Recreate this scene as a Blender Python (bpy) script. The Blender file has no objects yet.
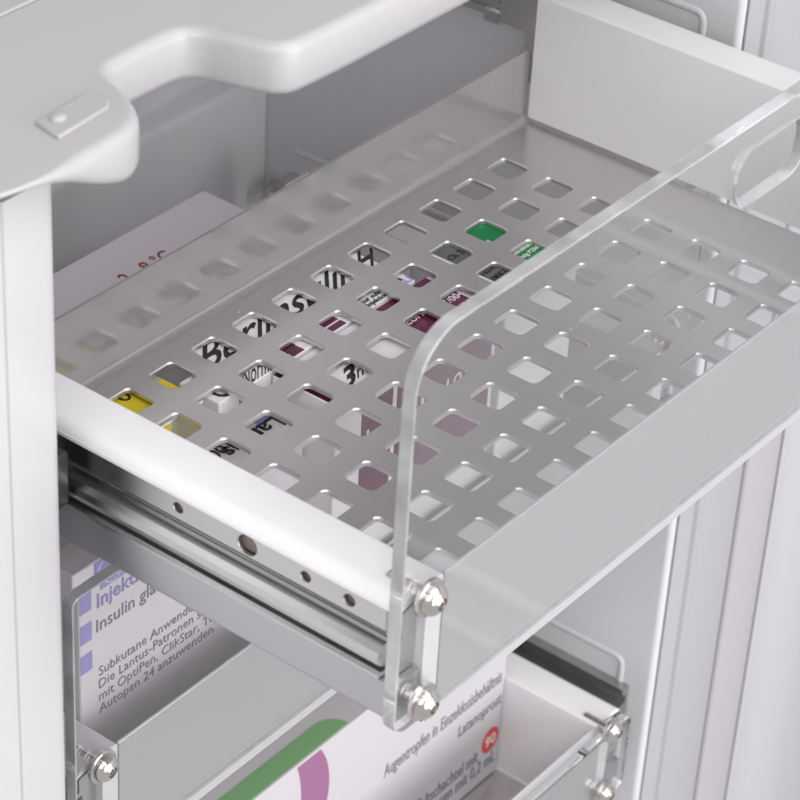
import bpy, bmesh, math, random
from mathutils import Vector, Matrix
random.seed(4)
S = 0.02                      # one modelling unit (hole pitch of the tray) = 20 mm
sc = bpy.context.scene
C = sc.collection

# ------------------------------------------------------------------ camera
RC = [[0.6167911399139352, -0.7854393830517097, 0.05151373870161208],
      [-0.42047654288366454, -0.38410332206615116, -0.8219879043284933],
      [0.6654082706190765, 0.48533453774597185, -0.5671703622921722]]
CP = Vector((-35.952271109439025, -24.142796131199333, 24.591999390138895))
cam = bpy.data.cameras.new('camera')
camo = bpy.data.objects.new('camera', cam)
C.objects.link(camo)
M = Matrix(((RC[0][0], -RC[1][0], -RC[2][0], CP.x * S),
            (RC[0][1], -RC[1][1], -RC[2][1], CP.y * S),
            (RC[0][2], -RC[1][2], -RC[2][2], CP.z * S),
            (0, 0, 0, 1)))
camo.matrix_world = M
cam.sensor_width = 36.0
cam.lens = 2745.317 / 800 * 36.0
cam.clip_start = 0.02
cam.clip_end = 100
cam.dof.use_dof = True
cam.dof.focus_distance = 43.5 * S
cam.dof.aperture_fstop = 36.0
sc.camera = camo

# ------------------------------------------------------------------ world, lamps, exposure
w = bpy.data.worlds.new('World')
sc.world = w
w.use_nodes = True
bg = w.node_tree.nodes['Background']
bg.inputs['Color'].default_value = (0.985, 0.975, 1.0, 1)
bg.inputs['Strength'].default_value = 0.5
sc.view_settings.view_transform = 'Standard'
sc.view_settings.look = 'None'
sc.view_settings.exposure = 0.1
sc.view_settings.gamma = 1.0


def area(name, loc, target, size, watts, col=(1, 1, 1)):
    l = bpy.data.lights.new(name, 'AREA')
    l.shape = 'RECTANGLE'
    l.size, l.size_y = size[0] * S, size[1] * S
    l.energy = watts
    l.color = col
    o = bpy.data.objects.new(name, l)
    C.objects.link(o)
    o.location = Vector(loc) * S
    d = Vector(target) - Vector(loc)
    o.rotation_euler = d.to_track_quat('-Z', 'Y').to_euler()
    return o


area('softbox_overhead', (-6, -24, 54), (-5, -2, 0), (60, 40), 2.6, (1, 0.99, 1))
area('softbox_high_front', (-6, -50, 46), (-5, -2, 0), (50, 30), 6.0, (1, 0.99, 1))
area('softbox_side', (-50, -26, 34), (-6, -3, 0), (36, 30), 4.5, (1, 0.99, 1))
area('interior_fill', (-5, 4.6, 7.25), (-5, 4.6, 0), (16, 4), 0.036, (1, 0.99, 1))  # added unseen fill under the ceiling, lifts the cabinet interior and rear carton
area('softbox_front', (-6, -75, 5), (-6, 4, 0), (64, 40), 17, (1, 0.99, 1))

sc.cycles.use_denoising = True
sc.cycles.max_bounces = 16
sc.cycles.transmission_bounces = 12
sc.cycles.glossy_bounces = 8
sc.cycles.diffuse_bounces = 6

# ------------------------------------------------------------------ materials


def mat(name, col, rough=0.4, metal=0.0, spec=0.5, bump=0.0, bscale=300, rvar=0.0, trans=0.0, ior=1.5, cvar=0.0, cscale=30):
    m = bpy.data.materials.new(name)
    m.use_nodes = True
    nt = m.node_tree
    p = nt.nodes['Principled BSDF']
    p.inputs['Base Color'].default_value = (*col, 1)
    p.inputs['Roughness'].default_value = rough
    p.inputs['Metallic'].default_value = metal
    p.inputs['Specular IOR Level'].default_value = spec
    p.inputs['Transmission Weight'].default_value = trans
    p.inputs['IOR'].default_value = ior
    tc = nt.nodes.new('ShaderNodeTexCoord')
    if bump:
        n = nt.nodes.new('ShaderNodeTexNoise')
        n.inputs['Scale'].default_value = bscale
        n.inputs['Detail'].default_value = 3
        nt.links.new(tc.outputs['Object'], n.inputs['Vector'])
        b = nt.nodes.new('ShaderNodeBump')
        b.inputs['Strength'].default_value = bump
        b.inputs['Distance'].default_value = 0.0006
        nt.links.new(n.outputs['Fac'], b.inputs['Height'])
        nt.links.new(b.outputs['Normal'], p.inputs['Normal'])
    if rvar:
        n = nt.nodes.new('ShaderNodeTexNoise')
        n.inputs['Scale'].default_value = 22
        n.inputs['Detail'].default_value = 5
        nt.links.new(tc.outputs['Object'], n.inputs['Vector'])
        r = nt.nodes.new('ShaderNodeMapRange')
        r.inputs['From Min'].default_value = 0.3
        r.inputs['From Max'].default_value = 0.7
        r.inputs['To Min'].default_value = max(0.0, rough - rvar)
        r.inputs['To Max'].default_value = rough + rvar
        nt.links.new(n.outputs['Fac'], r.inputs['Value'])
        nt.links.new(r.outputs['Result'], p.inputs['Roughness'])
    if cvar:
        n = nt.nodes.new('ShaderNodeTexNoise')
        n.inputs['Scale'].default_value = cscale
        n.inputs['Detail'].default_value = 6
        nt.links.new(tc.outputs['Object'], n.inputs['Vector'])
        r = nt.nodes.new('ShaderNodeMix')
        r.data_type = 'RGBA'
        r.inputs['A'].default_value = (*[c * (1 - cvar) for c in col], 1)
        r.inputs['B'].default_value = (*[min(1, c * (1 + cvar)) for c in col], 1)
        nt.links.new(n.outputs['Fac'], r.inputs['Factor'])
        nt.links.new(r.outputs['Result'], p.inputs['Base Color'])
    return m


def steel_mat():
    """stainless sheet: fine grain, cloudy roughness, a few pale dust specks"""
    m = mat('stainless_sheet', (0.66, 0.64, 0.64), 0.3, 0.8)
    nt = m.node_tree
    p = nt.nodes['Principled BSDF']
    L = nt.links.new
    tc = next(n for n in nt.nodes if n.type == 'TEX_COORD')
    cl = nt.nodes.new('ShaderNodeTexNoise')
    cl.inputs['Scale'].default_value = 14
    cl.inputs['Detail'].default_value = 2
    L(tc.outputs['Object'], cl.inputs['Vector'])
    mr = nt.nodes.new('ShaderNodeMapRange')
    mr.inputs['From Min'].default_value = 0.15
    mr.inputs['From Max'].default_value = 0.85
    mr.inputs['To Min'].default_value = 0.24
    mr.inputs['To Max'].default_value = 0.42
    L(cl.outputs['Fac'], mr.inputs['Value'])
    vo = nt.nodes.new('ShaderNodeTexVoronoi')
    vo.inputs['Scale'].default_value = 130
    L(tc.outputs['Object'], vo.inputs['Vector'])
    no = nt.nodes.new('ShaderNodeTexNoise')
    no.inputs['Scale'].default_value = 34
    L(tc.outputs['Object'], no.inputs['Vector'])
    lt = nt.nodes.new('ShaderNodeMath')
    lt.operation = 'LESS_THAN'
    lt.inputs[1].default_value = 0.06
    L(vo.outputs['Distance'], lt.inputs[0])
    gt = nt.nodes.new('ShaderNodeMath')
    gt.operation = 'GREATER_THAN'
    gt.inputs[1].default_value = 0.60
    L(no.outputs['Fac'], gt.inputs[0])
    mu = nt.nodes.new('ShaderNodeMath')
    mu.operation = 'MULTIPLY'
    L(lt.outputs[0], mu.inputs[0])
    L(gt.outputs[0], mu.inputs[1])
    gr = nt.nodes.new('ShaderNodeTexNoise')
    gr.inputs['Scale'].default_value = 1500
    gr.inputs['Detail'].default_value = 2
    L(tc.outputs['Object'], gr.inputs['Vector'])
    bp = nt.nodes.new('ShaderNodeBump')
    bp.inputs['Strength'].default_value = 0.03
    bp.inputs['Distance'].default_value = 0.0002
    L(gr.outputs['Fac'], bp.inputs['Height'])
    L(bp.outputs['Normal'], p.inputs['Normal'])
    L(mr.outputs['Result'], p.inputs['Roughness'])
    mx = nt.nodes.new('ShaderNodeMix')
    mx.data_type = 'RGBA'
    mx.inputs['A'].default_value = (0.66, 0.64, 0.64, 1)
    mx.inputs['B'].default_value = (0.8, 0.78, 0.78, 1)
    L(mu.outputs[0], mx.inputs['Factor'])
    L(mx.outputs['Result'], p.inputs['Base Color'])
    inv = nt.nodes.new('ShaderNodeMath')
    inv.operation = 'SUBTRACT'
    inv.inputs[0].default_value = 1
    L(mu.outputs[0], inv.inputs[1])
    m8 = nt.nodes.new('ShaderNodeMath')
    m8.operation = 'MULTIPLY'
    m8.inputs[1].default_value = 0.84
    L(inv.outputs[0], m8.inputs[0])
    L(m8.outputs[0], p.inputs['Metallic'])
    return m


def acrylic_edge_mat():
    m = bpy.data.materials.new('sawn_acrylic_edge')
    m.use_nodes = True
    nt = m.node_tree
    p = nt.nodes['Principled BSDF']
    p.inputs['Base Color'].default_value = (0.93, 0.94, 0.95, 1)
    p.inputs['Roughness'].default_value = 0.15
    p.inputs['IOR'].default_value = 1.49
    n = nt.nodes.new('ShaderNodeTexNoise')
    n.inputs['Scale'].default_value = 90
    tc = nt.nodes.new('ShaderNodeTexCoord')
    nt.links.new(tc.outputs['Object'], n.inputs['Vector'])
    r = nt.nodes.new('ShaderNodeMapRange')
    r.inputs['To Min'].default_value = 0.4
    r.inputs['To Max'].default_value = 0.8
    nt.links.new(n.outputs['Fac'], r.inputs['Value'])
    nt.links.new(r.outputs['Result'], p.inputs['Transmission Weight'])
    return m


WHITE = mat('white_powder_coat', (0.87, 0.86, 0.87), 0.42, bump=0.08, bscale=900)
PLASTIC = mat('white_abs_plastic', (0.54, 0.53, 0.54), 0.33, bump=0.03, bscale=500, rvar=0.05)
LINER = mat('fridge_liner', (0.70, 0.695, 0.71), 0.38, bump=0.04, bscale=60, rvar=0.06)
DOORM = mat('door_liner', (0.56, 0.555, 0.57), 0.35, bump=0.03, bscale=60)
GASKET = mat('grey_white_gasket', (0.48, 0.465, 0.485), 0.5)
FRAMEM = mat('right_frame_plastic', (0.45, 0.445, 0.455), 0.4)
SEAM = mat('dark_seam', (0.05, 0.05, 0.055), 0.6)
STEEL = steel_mat()
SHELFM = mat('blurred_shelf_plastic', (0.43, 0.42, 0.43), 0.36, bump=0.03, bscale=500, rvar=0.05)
ALU = mat('satin_aluminium', (0.52, 0.525, 0.545), 0.34, 0.85, bump=0.05, bscale=1200)
ZINC = mat('zinc_plated_steel', (0.62, 0.62, 0.61), 0.27, 1.0, rvar=0.08, cvar=0.12)
RUNNER = mat('dull_runner_steel', (0.42, 0.42, 0.41), 0.35, 0.85, cvar=0.25, cscale=80)
DARKM = mat('greased_steel', (0.075, 0.075, 0.075), 0.3, 0.7)
SCREW = mat('stainless_screw', (0.72, 0.69, 0.66), 0.16, 1.0, rvar=0.05)
CLEAR = mat('clear_acrylic', (0.975, 0.98, 0.98), 0.0, trans=1.0, ior=1.49)
EDGE = acrylic_edge_mat()
CARD = mat('white_carton', (0.82, 0.80, 0.81), 0.45, bump=0.05, bscale=200)
PINKCARD = mat('pale_carton', (0.80, 0.755, 0.79), 0.45, bump=0.05, bscale=200)
YELLOW = mat('yellow_print', (0.72, 0.55, 0.02), 0.45)
MAROON = mat('maroon_print', (0.13, 0.018, 0.06), 0.4)
GREEN = mat('green_print', (0.0, 0.22, 0.055), 0.4)
LGREEN = mat('leaf_green_print', (0.24, 0.47, 0.22), 0.4)
PURPLE = mat('purple_print', (0.36, 0.16, 0.29), 0.4)
LILAC = mat('lilac_print', (0.36, 0.31, 0.66), 0.45)
GREYP = mat('grey_print', (0.13, 0.135, 0.14), 0.45)
OLIVE = mat('beige_print', (0.46, 0.42, 0.30), 0.45)
DULLCARD = mat('uncoated_carton', (0.63, 0.605, 0.625), 0.55, bump=0.06, bscale=200)
HOLEM = mat('rail_hole_bottom', (0.22, 0.19, 0.165), 0.5)
INK = mat('black_ink', (0.02, 0.02, 0.022), 0.5)
GINK = mat('grey_ink', (0.20, 0.20, 0.24), 0.5)
REDINK = mat('red_ink', (0.35, 0.05, 0.03), 0.5)
RED = mat('red_print', (0.72, 0.07, 0.06), 0.45)
WINK = mat('white_ink', (0.85, 0.83, 0.84), 0.5)

# ------------------------------------------------------------------ mesh helpers (coordinates in hole pitches)


def link(name, me, parent=None):
    o = bpy.data.objects.new(name, me)
    C.objects.link(o)
    if parent:
        o.parent = parent
    return o


def finish(name, bm, m, parent=None, smooth=None, bevel=0.0, seg=2):
    me = bpy.data.meshes.new(name)
    for v in bm.verts:
        v.co *= S
    bmesh.ops.recalc_face_normals(bm, faces=bm.faces)
    if all(e.is_manifold for e in bm.edges) and bm.calc_volume(signed=True) < 0:
        bmesh.ops.reverse_faces(bm, faces=bm.faces)
    bm.to_mesh(me)
    bm.free()
    ms = m if isinstance(m, (list, tuple)) else [m]
    for k in ms:
        me.materials.append(k)
    o = link(name, me, parent)
    if bevel:
        b = o.modifiers.new('bevel', 'BEVEL')
        b.width = bevel * S
        b.segments = seg
        b.limit_method = 'ANGLE'
        b.angle_limit = math.radians(35)
        b.harden_normals = False
    if smooth is not None or bevel:
        a = math.radians(smooth if smooth is not None else 30)
        for f in me.polygons:
            f.use_smooth = True
        try:
            me.set_sharp_from_angle(angle=a)
        except Exception:
            pass
    return o


def box(bm, x0, x1, y0, y1, z0, z1):
    vs = [bm.verts.new((x, y, z)) for x in (x0, x1) for y in (y0, y1) for z in (z0, z1)]
    for f in ((0, 1, 3, 2), (4, 6, 7, 5), (0, 4, 5, 1), (2, 3, 7, 6), (0, 2, 6, 4), (1, 5, 7, 3)):
        bm.faces.new([vs[i] for i in f])


def prism(bm, pts, a, b, axis):
    """closed polygon pts (2D) swept from a to b along axis; 2D order: x->(y,z) y->(x,z) z->(x,y)"""
    def P(u, v, t):
        return {'x': (t, u, v), 'y': (u, t, v), 'z': (u, v, t)}[axis]
    A = [bm.verts.new(P(u, v, a)) for u, v in pts]
    B = [bm.verts.new(P(u, v, b)) for u, v in pts]
    n = len(pts)
    for i in range(n):
        bm.faces.new((A[i], A[(i + 1) % n], B[(i + 1) % n], B[i]))
    bm.faces.new(A[::-1])
    bm.faces.new(B)


def sheet(bm, pts, a, b, axis, th):
    """open polyline thickened by th to one side (left of travel), swept along axis"""
    n = len(pts)
    off = []
    for i, p in enumerate(pts):
        q0 = pts[max(i - 1, 0)]
        q1 = pts[min(i + 1, n - 1)]
        d = Vector((q1[0] - q0[0], q1[1] - q0[1])).normalized()
        off.append((p[0] - d.y * th, p[1] + d.x * th))
    prism(bm, list(pts) + off[::-1], a, b, axis)


def arc(cx, cy, r, a0, a1, n=6):
    return [(cx + r * math.cos(math.radians(a0 + (a1 - a0) * i / n)), cy + r * math.sin(math.radians(a0 + (a1 - a0) * i / n))) for i in range(n + 1)]


def rrect(x0, x1, y0, y1, r, n=5):
    return arc(x1 - r, y1 - r, r, 0, 90, n) + arc(x0 + r, y1 - r, r, 90, 180, n) + arc(x0 + r, y0 + r, r, 180, 270, n) + arc(x1 - r, y0 + r, r, 270, 360, n)


def tube(bm, path, r, n=10, flat=None):
    """round tube along 3D path"""
    rings = []
    for i, p in enumerate(path):
        p = Vector(p)
        d = (Vector(path[min(i + 1, len(path) - 1)]) - Vector(path[max(i - 1, 0)])).normalized()
        up = Vector((1, 0, 0)) if abs(d.x) < 0.9 else Vector((0, 0, 1))
        s = d.cross(up).normalized()
        u = s.cross(d).normalized()
        rings.append([bm.verts.new(p + s * r * math.cos(2 * math.pi * k / n) + u * r * math.sin(2 * math.pi * k / n) * (flat or 1)) for k in range(n)])
    for a, b in zip(rings, rings[1:]):
        for k in range(n):
            bm.faces.new((a[k], a[(k + 1) % n], b[(k + 1) % n], b[k]))
    bm.faces.new(rings[0][::-1])
    bm.faces.new(rings[-1])


def lathe_y(bm, c, prof, n=24):
    """profile (r, y) revolved about the y axis through c"""
    rings = []
    for r, y in prof:
        rings.append([bm.verts.new((c[0] + r * math.cos(2 * math.pi * k / n), c[1] + y, c[2] + r * math.sin(2 * math.pi * k / n))) for k in range(n)])
    for a, b in zip(rings, rings[1:]):
        for k in range(n):
            bm.faces.new((a[k], a[(k + 1) % n], b[(k + 1) % n], b[k]))
    bm.faces.new(rings[0])
    bm.faces.new(rings[-1][::-1])


def curve_plate(name, loops, depth, place, m, parent=None, bevel=0.0, side=None):
    """flat plate from closed 2D loops (first outer, others holes), thickness depth, mapped by place(u, v, t)"""
    cu = bpy.data.curves.new(name, 'CURVE')
    cu.dimensions = '2D'
    cu.fill_mode = 'BOTH'
    for lp in loops:
        sp = cu.splines.new('POLY')
        sp.points.add(len(lp) - 1)
        for p, (u, v) in zip(sp.points, lp):
            p.co = (u, v, 0, 1)
        sp.use_cyclic_u = True
    cu.extrude = depth / 2 - bevel
    cu.bevel_depth = bevel
    cu.bevel_resolution = 1
    cu.offset = -bevel
    t = bpy.data.objects.new(name, cu)
    C.objects.link(t)
    dg = bpy.context.evaluated_depsgraph_get()
    me = bpy.data.meshes.new_from_object(t.evaluated_get(dg), preserve_all_data_layers=False, depsgraph=dg)
    C.objects.unlink(t)
    bpy.data.objects.remove(t)
    bm = bmesh.new()
    bm.from_mesh(me)
    bpy.data.meshes.remove(me)
    bmesh.ops.remove_doubles(bm, verts=bm.verts, dist=1e-4)
    bm.normal_update()
    big = [abs(f.normal.z) > 0.95 for f in bm.faces]
    for v in bm.verts:
        v.co = place(v.co.x, v.co.y, v.co.z)
    for f, b in zip(bm.faces, big):
        f.material_index = 0 if b or not side else 1
    o = finish(name, bm, [m, side] if side else m, parent, smooth=20)
    for f in o.data.polygons:
        if f.material_index == 0:
            f.use_smooth = False
    return o


def text_bm(bm, body, origin, udir, vdir, size, width=None, th=0.012, align='LEFT', shear=0.0, bold=0.0):
    """lettering laid on a surface at origin, reading along udir, upward vdir"""
    cu = bpy.data.curves.new('t', 'FONT')
    cu.body = body
    cu.size = 1.0
    cu.shear = shear
    cu.resolution_u = 3
    cu.offset = bold
    t = bpy.data.objects.new('t', cu)
    C.objects.link(t)
    dg = bpy.context.evaluated_depsgraph_get()
    me = bpy.data.meshes.new_from_object(t.evaluated_get(dg), depsgraph=dg)
    C.objects.unlink(t)
    bpy.data.objects.remove(t)
    u, v = Vector(udir).normalized(), Vector(vdir).normalized()
    n = u.cross(v)
    xs = [q.co.x for q in me.vertices] or [0]
    w0 = max(xs) - min(xs)
    su = size if width is None else width / w0
    x0 = min(xs)
    if align == 'CENTER':
        x0 += w0 / 2
    b2 = bmesh.new()
    b2.from_mesh(me)
    bpy.data.meshes.remove(me)
    g = bmesh.ops.extrude_face_region(b2, geom=list(b2.faces))
    top = {e for e in g['geom'] if isinstance(e, bmesh.types.BMVert)}
    for q in b2.verts:
        q.co = Vector(origin) + u * (q.co.x - x0) * su + v * q.co.y * size + n * (th if q in top else -0.004)
    tmp = bpy.data.meshes.new('t')
    b2.to_mesh(tmp)
    b2.free()
    bm.from_mesh(tmp)
    bpy.data.meshes.remove(tmp)


def thing(name, label, cat, loc=(0, 0, 0), group=None):
    o = bpy.data.objects.new(name, None)
    C.objects.link(o)
    o.empty_display_size = 0.02
    o.location = Vector(loc) * S
    o['label'] = label
    o['category'] = cat
    if group:
        o['group'] = group
    return o


X, Y, Z = Vector((1, 0, 0)), Vector((0, 1, 0)), Vector((0, 0, 1))

# ------------------------------------------------------------------ refrigerator
fr = thing('medicine_refrigerator', 'white medicine refrigerator with grey lined interior, front post and open ribbed door around the drawers', 'refrigerator')
ZB, ZT = -24.0, 7.3
bm = bmesh.new()                                       # back wall with a shallow ledge
prism(bm, [(8.4, ZB), (8.4, -2.5), (8.5, -2.38), (8.95, -2.3), (8.95, ZT), (10.2, ZT), (10.2, ZB)], -14.5, 3.3, 'x')
finish('back_wall', bm, LINER, fr, bevel=0.06)
bm = bmesh.new()
prism(bm, arc(3.42, -2.40, 0.12, 180, 270, 6) + [(3.44, -2.52), (3.44, -2.2), (4.2, -2.2), (4.2, 10.2), (3.3, 10.2)], ZB, 14, 'z')
sw = finish('side_wall', bm, LINER, fr, smooth=30)
for zt in (2.53, -3.95, -12.6):                        # embossed bead framing each drawer runner
    bm = bmesh.new()
    p = [(3.32, -1.75, zt - 3.2), (3.32, -1.75, zt - 0.18)] + [(3.32, -1.57 + u, zt - 0.18 + v) for u, v in arc(0, 0, 0.18, 180, 90, 4)][1:] + [(3.32, 7.6, zt), ]
    tube(bm, p, 0.085, 10, 0.7)
    finish('embossed_bead', bm, LINER, sw, smooth=60)
bm = bmesh.new()
prism(bm, [(-15.6, ZB), (-15.6, ZT), (-14.5, ZT), (-14.5, ZB)], -2.6, 10.2, 'y')
finish('inner_wall', bm, LINER, fr)
bm = bmesh.new()
prism(bm, arc(-14.75, -2.75, 0.25, 270, 360, 5) + [(-14.5, -2.2), (-15.5, -2.2), (-15.5, -1.9), (-26, -1.9), (-26, -3.0), (-15.545, -3.0), (-15.52, -2.96), (-15.495, -3.0)], ZB, 7.2, 'z')
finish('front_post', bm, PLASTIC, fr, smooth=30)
bm = bmesh.new()
box(bm, -15.6, 4.2, -2.4, 10.2, 7.32, 7.9)
finish('ceiling', bm, LINER, fr)
bm = bmesh.new()
box(bm, -15.6, 4.2, -2.4, 10.2, ZB - 1, ZB)
finish('cabinet_floor', bm, LINER, fr)
# right-hand frame: raised rib and flat, gasket and the inner side of the open door
bm = bmesh.new()
prism(bm, [(3.49, -2.1), (3.49, -2.53)] + arc(3.51, -2.54, 0.02, 180, 270, 3) + [(3.92, -2.61)] + arc(4.04, -2.63, 0.10, 180, 360, 8) + [(4.4, -2.65), (5.5, -2.74), (5.6, -2.70), (5.6, -1.2), (4.25, -1.2), (4.25, -2.1)], ZB, 14, 'z')
finish('front_frame', bm, FRAMEM, fr, smooth=35)
bm = bmesh.new()
prism(bm, [(7.16, -2.0), (7.16, -2.75), (7.22, -2.80), (7.3, -2.72), (7.6, -2.55), (8.1, -2.55), (8.6, -2.75), (8.95, -3.15), (9.15, -3.8), (9.25, -4.5), (9.3, -5.5), (9.8, -30), (12.5, -30), (11.5, -1.6), (7.16, -1.6)], ZB, 14, 'z')
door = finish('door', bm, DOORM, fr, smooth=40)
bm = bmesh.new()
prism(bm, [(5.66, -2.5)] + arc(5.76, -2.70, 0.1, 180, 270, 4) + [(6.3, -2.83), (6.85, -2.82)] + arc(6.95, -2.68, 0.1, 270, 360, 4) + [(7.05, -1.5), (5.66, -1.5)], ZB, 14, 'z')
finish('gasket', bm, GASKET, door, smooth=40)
bm = bmesh.new()
prism(bm, [(5.5, -1.5), (7.3, -1.5), (7.3, -1.2), (5.5, -1.2)], ZB, 14, 'z')
finish('seam_strip', bm, SEAM, fr)
for z, r in ((-6.3, 0.2), (-7.0, 0.16), (-18.5, 0.3), (-20.3, 0.25)):   # moulded ledges of the door liner
    bm = bmesh.new()
    tube(bm, [(9.32, -6.5, z), (9.76, -28, z)], r, 12)
    finish('moulded_ledge', bm, DOORM, door, smooth=60)

# ------------------------------------------------------------------ plastic shelf with the finger notch, above the drawer
sh = thing('plastic_shelf', 'blurred white plastic shelf edge with a finger notch and raised badge above the drawers', 'shelf', (-10, -2, 7.2))


def rel(bm, o):
    for v in bm.verts:
        v.co -= o.location / S


def bez(pts, it=2):
    """round corners of an open polyline (Chaikin)"""
    for _ in range(it):
        q = [pts[0]]
        for a, b in zip(pts, pts[1:]):
            q += [(a[0] * .75 + b[0] * .25, a[1] * .75 + b[1] * .25), (a[0] * .25 + b[0] * .75, a[1] * .25 + b[1] * .75)]
        q.append(pts[-1])
        pts = q
    return pts


fe = bez([(-24, -3.1), (-17.6, -3.5), (-16.6, -3.75), (-15.84, -3.93), (-14.9, -3.92), (-13.85, -3.85), (-13.4, -3.2), (-13.25, -2.55), (-12.6, -2.5),
          (-12.0, -2.5), (-11.55, -2.55), (-11.35, -3.3), (-11.1, -3.85), (-10.5, -3.9), (-9.15, -3.93), (8, -3.95)], 3)
bm = bmesh.new()
R_ = 0.16


def zbot(x):
    t = max(0.0, min(1.0, (-13.9 - x) / 2.1))
    return 7.2 + 0.72 * t * t * (3 - 2 * t)


nr = []
for i, p in enumerate(fe):
    a = fe[max(i - 1, 0)]
    b = fe[min(i + 1, len(fe) - 1)]
    d = Vector((b[0] - a[0], b[1] - a[1])).normalized()
    nr.append(Vector((d.y, -d.x)))
cols = []
for p, n in zip(fe, nr):
    P = Vector(p)
    zb = zbot(p[0])
    rr = min(R_, (8 - zb) * 0.42)
    col = [(P.x, 8.0 * 1, 0)] and []
    col.append((P.x - n.x * 0.9, P.y - n.y * 0.9, 7.2 if zb < 7.25 else zb))
    col.append((P.x - n.x * rr, P.y - n.y * rr, zb))
    col.append((P.x - n.x * rr * .3, P.y - n.y * rr * .3, zb + rr * .3))
    col.append((P.x, P.y, zb + rr))
    for k in range(0, 5):
        an = math.radians(k * 22.5)
        col.append((P.x - n.x * rr * (1 - math.cos(an)), P.y - n.y * rr * (1 - math.cos(an)), 8 - rr + rr * math.sin(an)))
    cols.append([bm.verts.new(c) for c in col])
for a, b in zip(cols, cols[1:]):
    for k in range(len(a) - 1):
        bm.faces.new((a[k], b[k], b[k + 1], a[k + 1]))
top = [c[-1] for c in cols] + [bm.verts.new((8, 8, 8)), bm.verts.new((-24, 8, 8))]
f = bm.faces.new(top)
bot = [c[1] for c in cols]
for c in cols:
    pass
rel(bm, sh)
bm.normal_update()
bmesh.ops.triangulate(bm, faces=[f], ngon_method='EAR_CLIP')
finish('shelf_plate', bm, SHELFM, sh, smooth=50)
bm = bmesh.new()                                      # underside of the plate
prism(bm, bez([(-15.2, -2.9), (-13.9, -3.2), (-13.6, -2.0), (-11.2, -1.9), (-10.9, -3.2), (8, -3.3)], 1) + [(8, -2.42), (8, -2.3), (-15.2, -2.3)], 7.22, 7.6, 'z')
rel(bm, sh)
finish('underside', bm, SHELFM, sh)
bm = bmesh.new()                                      # rear deck, one hair line above the lip part
box(bm, -24, 8, -0.6, 8, 8.0, 8.05)
rel(bm, sh)
finish('rear_deck', bm, SHELFM, sh, bevel=0.03)
bm = bmesh.new()                                      # raised badge on the tongue, rounded end
bp = [(-14.92, -3.42), (-13.95, -3.34), (-13.78, -3.2), (-13.76, -3.0), (-13.88, -2.86), (-14.84, -2.94)]
prism(bm, bp, 7.98, 8.055, 'z')
rel(bm, sh)
bd = finish('badge', bm, SHELFM, sh, bevel=0.03, seg=2)
bm = bmesh.new()
bmesh.ops.create_uvsphere(bm, u_segments=20, v_segments=10, radius=0.105)
for v in bm.verts:
    v.co = Vector((v.co.x * 1.15, v.co.y, v.co.z * 0.6)) + Vector((-14.6, -3.1, 8.06))
rel(bm, sh)
finish('button', bm, SHELFM, bd, smooth=60)

# ------------------------------------------------------------------ drawers
XL, XR, YB, YF = -12.85, 1.68, 0.84, -7.98


def floor_mesh():
    """perforated sheet, 12 x 8 rounded square holes, with thickness, bent up at the back"""
    bm = bmesh.new()
    cache = {}

    def V(x, y, z):
        k = (round(x, 4), round(y, 4), round(z, 4))
        if k not in cache:
            cache[k] = bm.verts.new(k)
        return cache[k]
    th = -0.085
    h, r = 0.285, 0.105
    q = 4
    ring = []
    for cx, cy, a0 in ((h - r, h - r, 0), (-h + r, h - r, 90), (-h + r, -h + r, 180), (h - r, -h + r, 270)):
        for i in range(q + 1):
            a = math.radians(a0 + 90 * i / q)
            ring.append((cx + r * math.cos(a), cy + r * math.sin(a)))
    n = len(ring)
    corners = [(0.5, 0.5), (-0.5, 0.5), (-0.5, -0.5), (0.5, -0.5)]
    for i in range(12):
        for j in range(8):
            cx, cy = -i, -j
            lo = []
            for z in (0, th):
                ch = 1.07 if z == 0 else 1.0              # small chamfer round the punched edge
                ins = [V(cx + a * ch, cy + b * ch, z) for a, b in ring]
                lo.append(ins)
                cor = [V(cx + a, cy + b, z) for a, b in corners]
                for c in range(4):
                    s = c * (q + 1)
                    for k in range(q):
                        bm.faces.new((cor[c], ins[s + k], ins[s + k + 1]))
                    e = (s + q + 1) % n
                    bm.faces.new((cor[c], ins[s + q], ins[e], cor[(c + 1) % 4]))
            mid = [V(cx + a, cy + b, -0.025) for a, b in ring]
            for p0, p1 in ((lo[0], mid), (mid, lo[1])):
                for k in range(n):
                    bm.faces.new((p0[k], p0[(k + 1) % n], p1[(k + 1) % n], p1[k]))
    x0, x1, y0, y1 = -11.5, 0.5, -7.5, 0.5
    for z in (0, th):
        for (a, b, c, d) in ((XL, x0, y0, y1), (x1, XR, y0, y1)):
            ys = [y0 + k for k in range(9)]
            for k in range(8):
                bm.faces.new((V(a, ys[k], z), V(b, ys[k], z), V(b, ys[k + 1], z), V(a, ys[k + 1], z)))
        xs = [XL] + [x0 + k for k in range(13)] + [XR]
        for k in range(14):
            bm.faces.new((V(xs[k], YF, z), V(xs[k + 1], YF, z), V(xs[k + 1], y0, z), V(xs[k], y0, z)))
            bm.faces.new((V(xs[k], y1, z), V(xs[k + 1], y1, z), V(xs[k + 1], 0.66, z), V(xs[k], 0.66, z)))
    return bm


def screw(parent, x, y, z):
    bm = bmesh.new()
    prof = [(0.27, 0.0), (0.285, -0.03), (0.285, -0.07)]
    lathe_y(bm, (x, y, z), prof + [(0.275, -0.075)])                      # washer
    dome = [(0.235, -0.075)] + [(0.235 * math.cos(math.radians(a)), -0.10 - 0.17 * math.sin(math.radians(a))) for a in range(0, 66, 8)]
    dome += [(0.09, -0.262), (0.085, -0.16), (0.02, -0.15)]
    lathe_y(bm, (x, y, z), dome)
    lathe_y(bm, (x, y, z), [(0.10, 0.0), (0.10, 0.62)], 14)
    return finish('screw', bm, SCREW, parent, smooth=35)


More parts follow.
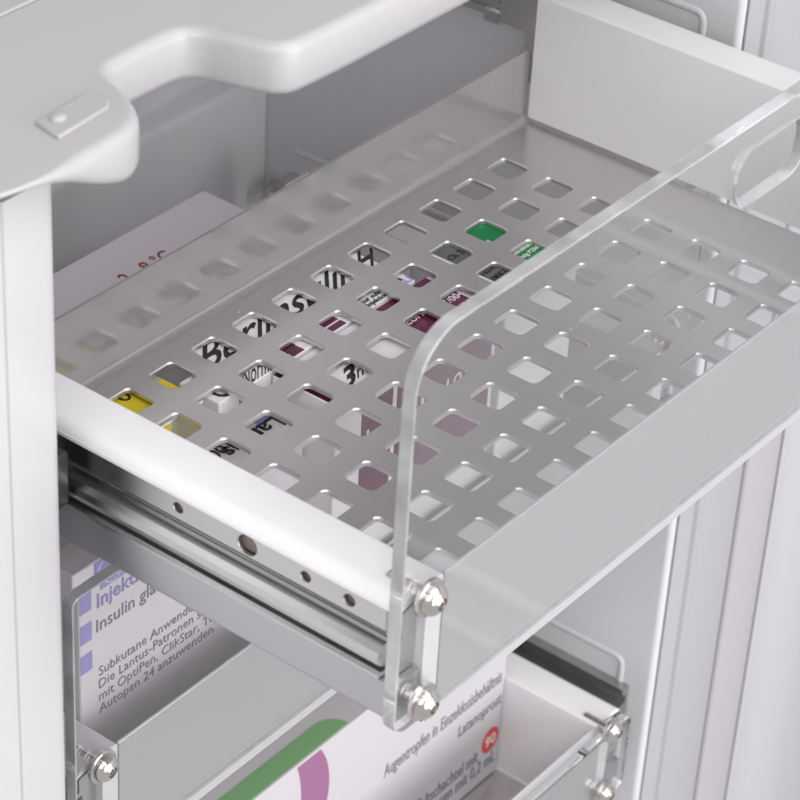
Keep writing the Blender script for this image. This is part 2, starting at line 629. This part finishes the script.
def slide_profile(s, x):
    """outline of the ball runner seen end on; s=+1 right side, -1 left; x is the outer plane"""
    def q(d, z):
        return (x + s * d, z)
    return ([q(-0.55, 2.42), q(-0.10, 2.42), q(-0.06, 2.38), q(-0.10, 2.34), q(-0.20, 2.30), q(-0.20, 1.96), q(-0.07, 1.93), q(-0.09, 1.89), q(-0.26, 1.87), q(-0.26, 1.74)]
            + [q(-0.12 + 0.20 * math.cos(math.radians(a)), 1.565 + 0.19 * math.sin(math.radians(a))) for a in range(120, -91, -30)]
            + [q(-0.22, 1.37), q(-0.22, 1.30), q(-0.02, 1.30), q(0.03, 1.27), q(0.03, 1.22), q(-0.55, 1.22)])


def shield(d, zt, edge=None):
    # clear shield with rounded upper corners and the finger hole
    rc = 0.82 if zt > 6 else 0.15
    outer = arc(2.72 - rc, zt - rc, rc, 0, 90, 14) + arc(-13.87 + rc, zt - rc, rc, 90, 180, 14) + arc(-13.87 + .3, 0.42 + .3, .3, 180, 270, 6) + arc(2.72 - .3, 0.42 + .3, .3, 270, 360, 6)
    loops = [outer]
    if zt > 6:
        loops.append(rrect(-6.62, -4.75, 5.3, 6.2, 0.42, 8))
    o = curve_plate('acrylic_shield', loops, 0.21, lambda u, v, t: Vector((u, -8.165 + t, v)), CLEAR, d, bevel=0.02, side=edge or EDGE)
    return o


def make_drawer(label, shield_top, group, right_screw=2.15):
    d = thing('drawer', label, 'drawer', (0, 0, 0), group)
    finish('perforated_floor', floor_mesh(), STEEL, d, smooth=30)
    bm = bmesh.new()                                   # back panel with its bend
    pr = [(0.66, 0.0)] + [(0.68 + 0.17 * math.sin(math.radians(a)), 0.17 - 0.17 * math.cos(math.radians(a))) for a in range(15, 91, 15)] + [(0.875, 1.46)]
    prism(bm, pr + [(0.935, 1.46), (0.91, 0.15), (0.86, 0.03), (0.75, -0.06), (0.66, -0.06)], XL, XR + 0.03, 'x')
    finish('back_panel', bm, MIRROR, d, smooth=30)
    bm = bmesh.new()                                   # front lip behind the shield
    prism(bm, [(-7.98, -0.06), (-7.98, 2.52)] + arc(-8.02, 2.56, 0.03, 0, 180, 3) + [(-8.05, -0.06)], XL + 0.02, XR - 0.02, 'x')
    finish('front_lip', bm, LIP, d, smooth=30)
    for s, xi, xo in ((-1, XL, -13.75), (1, XR, 2.58)):
        bm = bmesh.new()                               # hollow folded side: rounded top, apron, lower plate
        r = 0.22
        ri = 0.07
        if s < 0:
            pts = [(xi, 0.10), (xi, 2.60 - ri)] + arc(xi - ri, 2.60 - ri, ri, 0, 90, 3)[1:] + arc(xo + r, 2.60 - r, r, 90, 180, 6) + [(xo, 2.44), (xo + 0.1, 2.44), (xo + 0.56, 2.40), (xo + 0.56, 0.10)]
        else:
            pts = [(xi, 0.10), (xi, 2.60 - ri)] + arc(xi + ri, 2.60 - ri, ri, 180, 90, 3)[1:] + arc(xo - r, 2.60 - r, r, 90, 0, 6) + [(xo, 2.44), (xo - 0.1, 2.44), (xo - 0.56, 2.40), (xo - 0.56, 0.10)]
        prism(bm, pts, -8.04, YB - 0.06, 'y')
        finish('side_panel', bm, WHITE, d, smooth=30)
        bm = bmesh.new()
        prism(bm, slide_profile(s, xo), -7.9, YB + 0.4, 'y')
        sl = finish('slide_rail', bm, ZINC, d, smooth=28)
        # outer strip with punched holes over the darker inner member
        loops = [[(-7.9, 1.95), (YB + 0.4, 1.95), (YB + 0.4, 2.31), (-7.9, 2.31)]]
        for y, rr in ((-4.29, 0.085), (-5.53, 0.165), (-6.54, 0.085), (-7.28, 0.095)):
            loops.append([(y + rr * math.cos(t), 2.14 + rr * 0.98 * math.sin(t)) for t in [2 * math.pi * i / 24 for i in range(24)]])
        curve_plate('punched_strip', loops, 0.06, lambda u, v, t, xx=xo - s * 0.105: Vector((xx + t, u, v)), ZINC, sl, bevel=0.012, side=ZINC)
        bm = bmesh.new()
        box(bm, xo - s * 0.19, xo - s * 0.175, -7.85, YB, 1.98, 2.29)
        finish('inner_member', bm, HOLEM, sl)
        bm = bmesh.new()                               # lower plate under the runner
        if s < 0:
            prism(bm, [(xo, 1.19), (xo, 0.62)] + arc(xo + 0.07, 0.62, 0.07, 180, 270, 3)[1:] + [(xo + 0.5, 0.55), (xo + 0.5, 1.19)], -8.02, YB + 0.4, 'y')
        else:
            prism(bm, [(xo, 1.19), (xo, 0.55), (xo - 0.5, 0.55), (xo - 0.5, 1.19)], -8.02, YB + 0.4, 'y')
        finish('lower_plate', bm, ALU, d, smooth=30)
        xs = -13.35 if s < 0 else right_screw
        for z in (2.55, 0.80):
            screw(d, xs, -8.275, z)
    shield(d, shield_top, CLEAR if shield_top < 4 else None)
    return d


LIP = mat('satin_steel_lip', (0.62, 0.615, 0.625), 0.32, 0.42, bump=0.03, bscale=900)
MIRROR = mat('polished_stainless', (0.44, 0.42, 0.425), 0.12, 0.42, bump=0.04, bscale=900, rvar=0.05, cvar=0.06, cscale=60)

d1 = make_drawer('pulled out drawer with perforated steel floor, white sides and tall clear front with finger hole', 6.65, 'drawers of the medicine refrigerator')
kids = {o.name.split('.')[0]: o for o in d1.children}


def copy_tree(o, parent=None):
    c = o.copy()
    C.objects.link(c)
    if parent:
        c.parent = parent
    for ch in [k for k in C.objects if k.parent == o]:
        copy_tree(ch, c)
    return c


d2 = copy_tree(d1)
d2.location = Vector((-0.2, 5.62, -6.14)) * S
d2['label'] = 'closed drawer behind the left post holding upright insulin cartons behind its clear front'
for ch in [k for k in C.objects if k.parent == d2]:
    if ch.name.startswith('acrylic_shield'):
        bpy.data.objects.remove(ch)
shield(d2, 6.0)                       # lower shield, square corners: it clears the drawer above
d3 = make_drawer('lower drawer at bottom right with short clear front, holding the large eye drop carton', 2.36, 'drawers of the medicine refrigerator', 1.85)
d3.location = Vector((-0.12, 5.72, -15.62)) * S

# fixed slide members on the right cabinet wall, seen behind the pulled out drawer
for y0, y1, dz in ((-2.0, 8.2, 0), ):
    bm = bmesh.new()
    prism(bm, [(3.28, 1.05), (3.28, 1.95), (2.95, 1.95), (2.95, 1.8), (3.15, 1.75), (3.15, 1.25), (2.95, 1.2), (2.95, 1.05)], y0, y1, 'y')
    finish('runner_track', bm, ZINC, fr, smooth=30)
    bm = bmesh.new()
    prism(bm, [(3.1, 1.12), (3.1, 2.36), (2.74, 2.36), (2.74, 1.12)], 0.95, 2.35, 'y')
    box(bm, 2.80, 3.0, 2.35, 2.75, 1.0, 1.3)
    finish('runner_carriage', bm, ZINC, fr, bevel=0.05)
bm = bmesh.new()
prism(bm, [(3.28, -14.2), (3.28, -13.2), (3.05, -13.2), (3.05, -13.35), (3.2, -13.4), (3.2, -13.6), (2.9, -13.65), (2.9, -14.2)], -2.0, 8.2, 'y')
finish('runner_track', bm, RUNNER, fr, smooth=30)
# same on the left, deep behind the post: dark end block with two screws
bm = bmesh.new()
box(bm, -14.4, -13.9, -2.5, -1.75, 1.45, 2.35)
box(bm, -14.45, -13.85, -2.3, -1.95, 1.2, 1.45)
finish('runner_end_block', bm, DARKM, fr, bevel=0.06)
bm = bmesh.new()
for y, z in ((-1.78, 1.9), (-1.78, 1.5)):
    lathe_y(bm, (-14.1, y, z), [(0.12, 0), (0.12, -0.04), (0.05, -0.07)], 12)
finish('rivet', bm, SCREW, fr, smooth=40)
bm = bmesh.new()                                       # stop pin in the rear corner
tube(bm, [(3.3, 8.05, -5.0), (2.75, 7.8, -5.05)], 0.23, 16)
finish('stop_pin', bm, ZINC, fr, bevel=0.04)

# ------------------------------------------------------------------ cartons


RAISED = []


def carton(label, x0, x1, y0, y1, z0, z1, m=None, group=None, name='medicine_carton'):
    t = thing(name, label, 'medicine box', ((x0 + x1) / 2, (y0 + y1) / 2, z0), group)
    bm = bmesh.new()
    box(bm, x0, x1, y0, y1, z0, z1)
    rel(bm, t)
    finish('carton_body', bm, m or CARD, t, bevel=0.03, seg=2)
    t['top'] = z1
    return t


class Print:
    """lettering and blocks of one ink colour on one carton"""

    def __init__(s, name, m, parent):
        s.bm = bmesh.new()
        s.name, s.m, s.p = name, m, parent

    def text(s, body, o, u, v, size, width=None, **k):
        text_bm(s.bm, body, o, u, v, size, width, **k)
        return s

    def top(s, x0, x1, y0, y1, z, th=0.006):
        box(s.bm, x0, x1, y0, y1, z - 0.01, z + th)
        return s

    def front(s, x0, x1, z0, z1, y, th=0.006):
        box(s.bm, x0, x1, y - th, y + 0.01, z0, z1)
        return s

    def poly_front(s, pts, y, th=0.006):
        prism(s.bm, pts, y - th, y + 0.01, 'y')
        return s

    def poly_top(s, pts, z, th=0.006):
        prism(s.bm, pts, z - 0.01, z + th, 'z')
        return s

    def done(s):
        rel(s.bm, s.p)
        return finish(s.name, s.bm, s.m, s.p)


LEAN = Vector((1.15, 1, 0))      # italic lettering
FZ = -6.02          # floor of the second drawer
GB = 'cartons standing in the second drawer'
# yellow carton
b = carton('yellow topped carton seen through the rear left holes of the perforated floor', -9.55, -8.22, -0.1, 2.6, FZ - 0.68, -0.82, CARD, GB)
RAISED.append(b)
Print('yellow_top', YELLOW, b).top(-9.53, -8.24, -0.08, 2.58, -0.82).done()
Print('yellow_front', YELLOW, b).front(-9.5, -9.02, -3, -0.85, -0.1).done()
Print('black_text', INK, b).text('suspension 300 i.e.', (-8.35, 0.35, -0.82), -X, -Y, 0.3).text('100', (-8.5, 1.1, -0.82), -X, -Y, 0.5).done()
Print('beige_front', OLIVE, b).front(-9.0, -8.25, -3, -0.85, -0.1).done()
Print('beige_panel', OLIVE, b).top(-8.75, -8.25, 0.75, 2.5, -0.812).done()
# narrow white carton with a C
b = carton('narrow white carton with a black C between the yellow and the insulin cartons', -8.16, -7.66, -0.36, 0.5, FZ - 0.68, -0.80, CARD, GB)
RAISED.append(b)
Print('black_text', INK, b).text('C', (-8.05, -0.34, -0.80), X, Y, 0.6).done()
# large insulin carton lettered along its top
b = carton('white carton lettered Berlinsulin in large black type under the perforated floor', -7.55, -3.15, -0.385, 2.1, FZ - 0.68, -0.80, CARD, GB)
RAISED.append(b)
z = -0.80
Print('black_text', INK, b).text('Berlinsulin', (-7.75, 0.36, z), X, LEAN, 1.35, 3.9, bold=0.01).text('H', (-3.75, 0.36, z), X, LEAN, 1.3, 0.4, bold=0.01) \
    .text('Normal Pen', (-7.6, -0.36, z), X, LEAN, 0.8, 1.3).text('mc', (-4.35, -0.10, z), X, Y, 0.5, 0.62).text('g', (-3.5, -0.15, z), X, Y, 0.45) \
    .text('zur subkutanen', (-4.35, -0.22, z), X, Y, 0.15).text('Injektion in', (-4.35, -0.35, z), X, Y, 0.15) \
    .text('10 x', (-3.5, -0.05, z), X, Y, 0.16).text('R', (-3.75, 0.95, z), X, LEAN, 0.2).done()
Print('lilac_text', LILAC, b).text('ALI', (-3.5, -0.36, z), X, Y, 0.24).done()
Print('maroon_print', MAROON, b).top(-6.35, -6.08, -0.37, 0.1, z).top(-5.62, -5.5, -0.36, 0.1, z).top(-5.35, -5.0, -0.2, -0.02, z).top(-5.35, -5.0, -0.37, -0.24, z).done()
Print('beige_panel', OLIVE, b).top(-7.54, -7.35, -0.37, 1.2, z).done()
# maroon and white pen carton
z = -0.84
b = carton('maroon and white insulin pen carton with 3 ml lettered on its top', -6.95, -2.82, -1.65, -0.42, FZ - 0.68, z, CARD, GB)
RAISED.append(b)
Print('black_text', INK, b).text('3', (-6.5, -1.55, z), X, LEAN, 0.85, 0.3, bold=0.03).text('ml', (-6.1, -1.5, z), X, LEAN, 0.55, 0.36).done()
Print('maroon_print', MAROON, b).top(-4.45, -2.95, -1.64, -0.44, z).top(-6.93, -6.7, -1.64, -0.44, z).front(-6.3, -2.95, -3.6, -1.05, -1.65).done()
Print('white_text', WINK, b).text('EU/1', (-4.3, -1.15, z + .006), X, Y, 0.24).text('07/004', (-3.5, -1.25, z + .006), X, Y, 0.22).text('c16', (-3.3, -1.55, z + .006), X, Y, 0.22) \
    .text('10', (-5.15, -1.66, -1.95), X, Z, 0.75, bold=0.01).text('Jumbo', (-6.25, -1.66, -2.1), X, Z, 0.6).text('10 Pen', (-4.2, -1.66, -2.0), X, Z, 0.55) \
    .front(-5.5, -5.4, -3.6, -1.05, -1.66).done()
Print('black_text_front', INK, b).text('Injektionslösung', (-6.85, -1.655, -3.75), X, Z, 0.26).done()
# green banded carton
z = -0.78
b = carton('white carton with grey and green bands under the right rear holes', -2.55, -0.45, -1.62, 0.2, FZ - 0.68, z, CARD, GB)
RAISED.append(b)
Print('green_band', GREEN, b).top(-1.78, -0.46, -1.61, 0.19, z).done()
Print('grey_band', GREYP, b).top(-2.32, -1.80, -1.61, 0.19, z).done()
Print('black_text', INK, b).text('MEDICE', (-2.28, -1.2, z + .006), X, Y, 0.2, 0.44).text('DRUG 00', (-2.28, -1.45, z + .006), X, Y, 0.2, 0.44).text('Ch. 20', (-2.28, -0.5, z + .006), X, Y, 0.2, 0.44).done()
Print('white_text', WINK, b).text('verschreibungs', (-1.6, -1.2, z + .006), X, Y, 0.13).text('pflichtig PZN', (-1.6, -1.36, z + .006), X, Y, 0.13).text('30 mg', (-1.6, -0.6, z + .006), X, Y, 0.12).done()
# upright Lantus carton
z = -0.86
fy = -1.62
b = carton('pale upright carton with lilac squares and Lantus insulin lettering behind the lower clear front', -13.0, -7.8, fy, -1.0, FZ, z, PINKCARD, GB)
Print('black_text', INK, b).text('Lantus', (-7.84, -1.12, z), -X, -Y, 0.45, 1.3, bold=0.02).text('100', (-8.9, -1.0, z), -X, -Y, 0.36).done()
Print('lilac_print', LILAC, b).top(-8.2, -7.85, -1.1, -1.02, z).done()
for zz in (-1.20, -1.78, -2.36):
    Print('lilac_square', LILAC, b).front(-12.985, -12.74, zz - 0.36, zz, fy).done()
Print('lilac_badge', LILAC, b).front(-12.55, -12.0, -1.32, -0.88, fy).done()
Print('lilac_text', LILAC, b).text('Injektionslösung', (-12.62, fy, -1.62), X, Z, 0.38, bold=0.01).done()
bm = bmesh.new()
tube(bm, [(-12.275 + 0.19 * math.cos(a), fy - 0.007, -1.1 + 0.19 * math.sin(a)) for a in [i * math.pi / 10 for i in range(21)]], 0.012, 6)
rel(bm, b)
finish('white_ring', bm, WINK, b)
tx = Print('grey_text', GINK, b)
tx.text('Insulin glargin', (-12.64, fy, -2.08), X, Z, 0.345)
for k, s_ in enumerate(('Subkutane Anwendung.', 'Die Lantus-Patronen sind nur', 'mit OptiPen, ClikStar, Tactipen oder', 'Autopen 24 anzuwenden.')):
    tx.text(s_, (-12.6, fy, -2.97 - 0.25 * k), X, Z, 0.262, bold=-0.008)
tx.done()
# rear carton with the storage temperature
b = carton('pale carton lying at the back of the cabinet with 2 - 8 °C printed in red', -9.5, -1.75, 3.6, 5.75, FZ, -2.0, PINKCARD, GB)
Print('red_text', REDINK, b).text('2 - 8 °C', (-5.15, 4.5, -2.0), X, Y, 0.5, 1.25).done()

# big eye drop carton in the third drawer
z = -10.77
fy = 0.0
b = carton('large white eye drop carton with green band and red 90 disc in the lowest drawer', -11.0, 1.53, fy, 3.2, -15.58, z, DULLCARD)
Print('green_band', LGREEN, b).poly_top([(-10.9, 0.06), (-3.8, 0.06)] + [(-4.3 + 0.5 * math.cos(math.radians(a)), 0.06 + 0.46 * math.sin(math.radians(a))) for a in range(15, 91, 15)] + [(-10.9, 0.52)], z).done()
ring = []
for rx, ry, rev in ((1.6, 1.8, 0), (0.75, 1.72, 1)):
    t1 = math.degrees(math.asin(1.07 / ry))
    q = [(-6.0 + rx * math.cos(math.radians(t)), -11.88 + ry * math.sin(math.radians(t))) for t in [-90 + (t1 + 90) * i / 24 for i in range(25)]]
    ring += q[::-1] if rev else q
Print('purple_letter', PURPLE, b).poly_front(ring, fy).done()
g = Print('grey_text', GINK, b)
g.text('Augentropfen in Einzeldosisbehältnis', (-2.6, fy, -13.0), X, Z, 0.50, 4.0)
g.text('Latanoprost', (-0.05, fy, -13.62), X, Z, 0.44, 1.5)
g.text('Faltschachtel mit', (-1.35, fy, -14.82), X, Z, 0.50, 2.1)
g.text('30 Dosen mit 0,2 mL', (-1.35, fy, -15.22), X, Z, 0.50, 2.75)
g.done()
Print('red_disc', RED, b).poly_front([(1.17 + 0.3 * math.cos(a), -14.5 + 0.33 * math.sin(a)) for a in [math.pi * i / 14 for i in range(28)]], fy).done()
Print('white_text', WINK, b).text('90', (1.17, fy - 0.006, -14.63), X, Z, 0.4, align='CENTER').done()
for o in RAISED:
    o.location += Vector((-0.80, -0.585, 0.68)) * S
for o in C.objects:
    if 'top' in o.keys():
        del o['top']
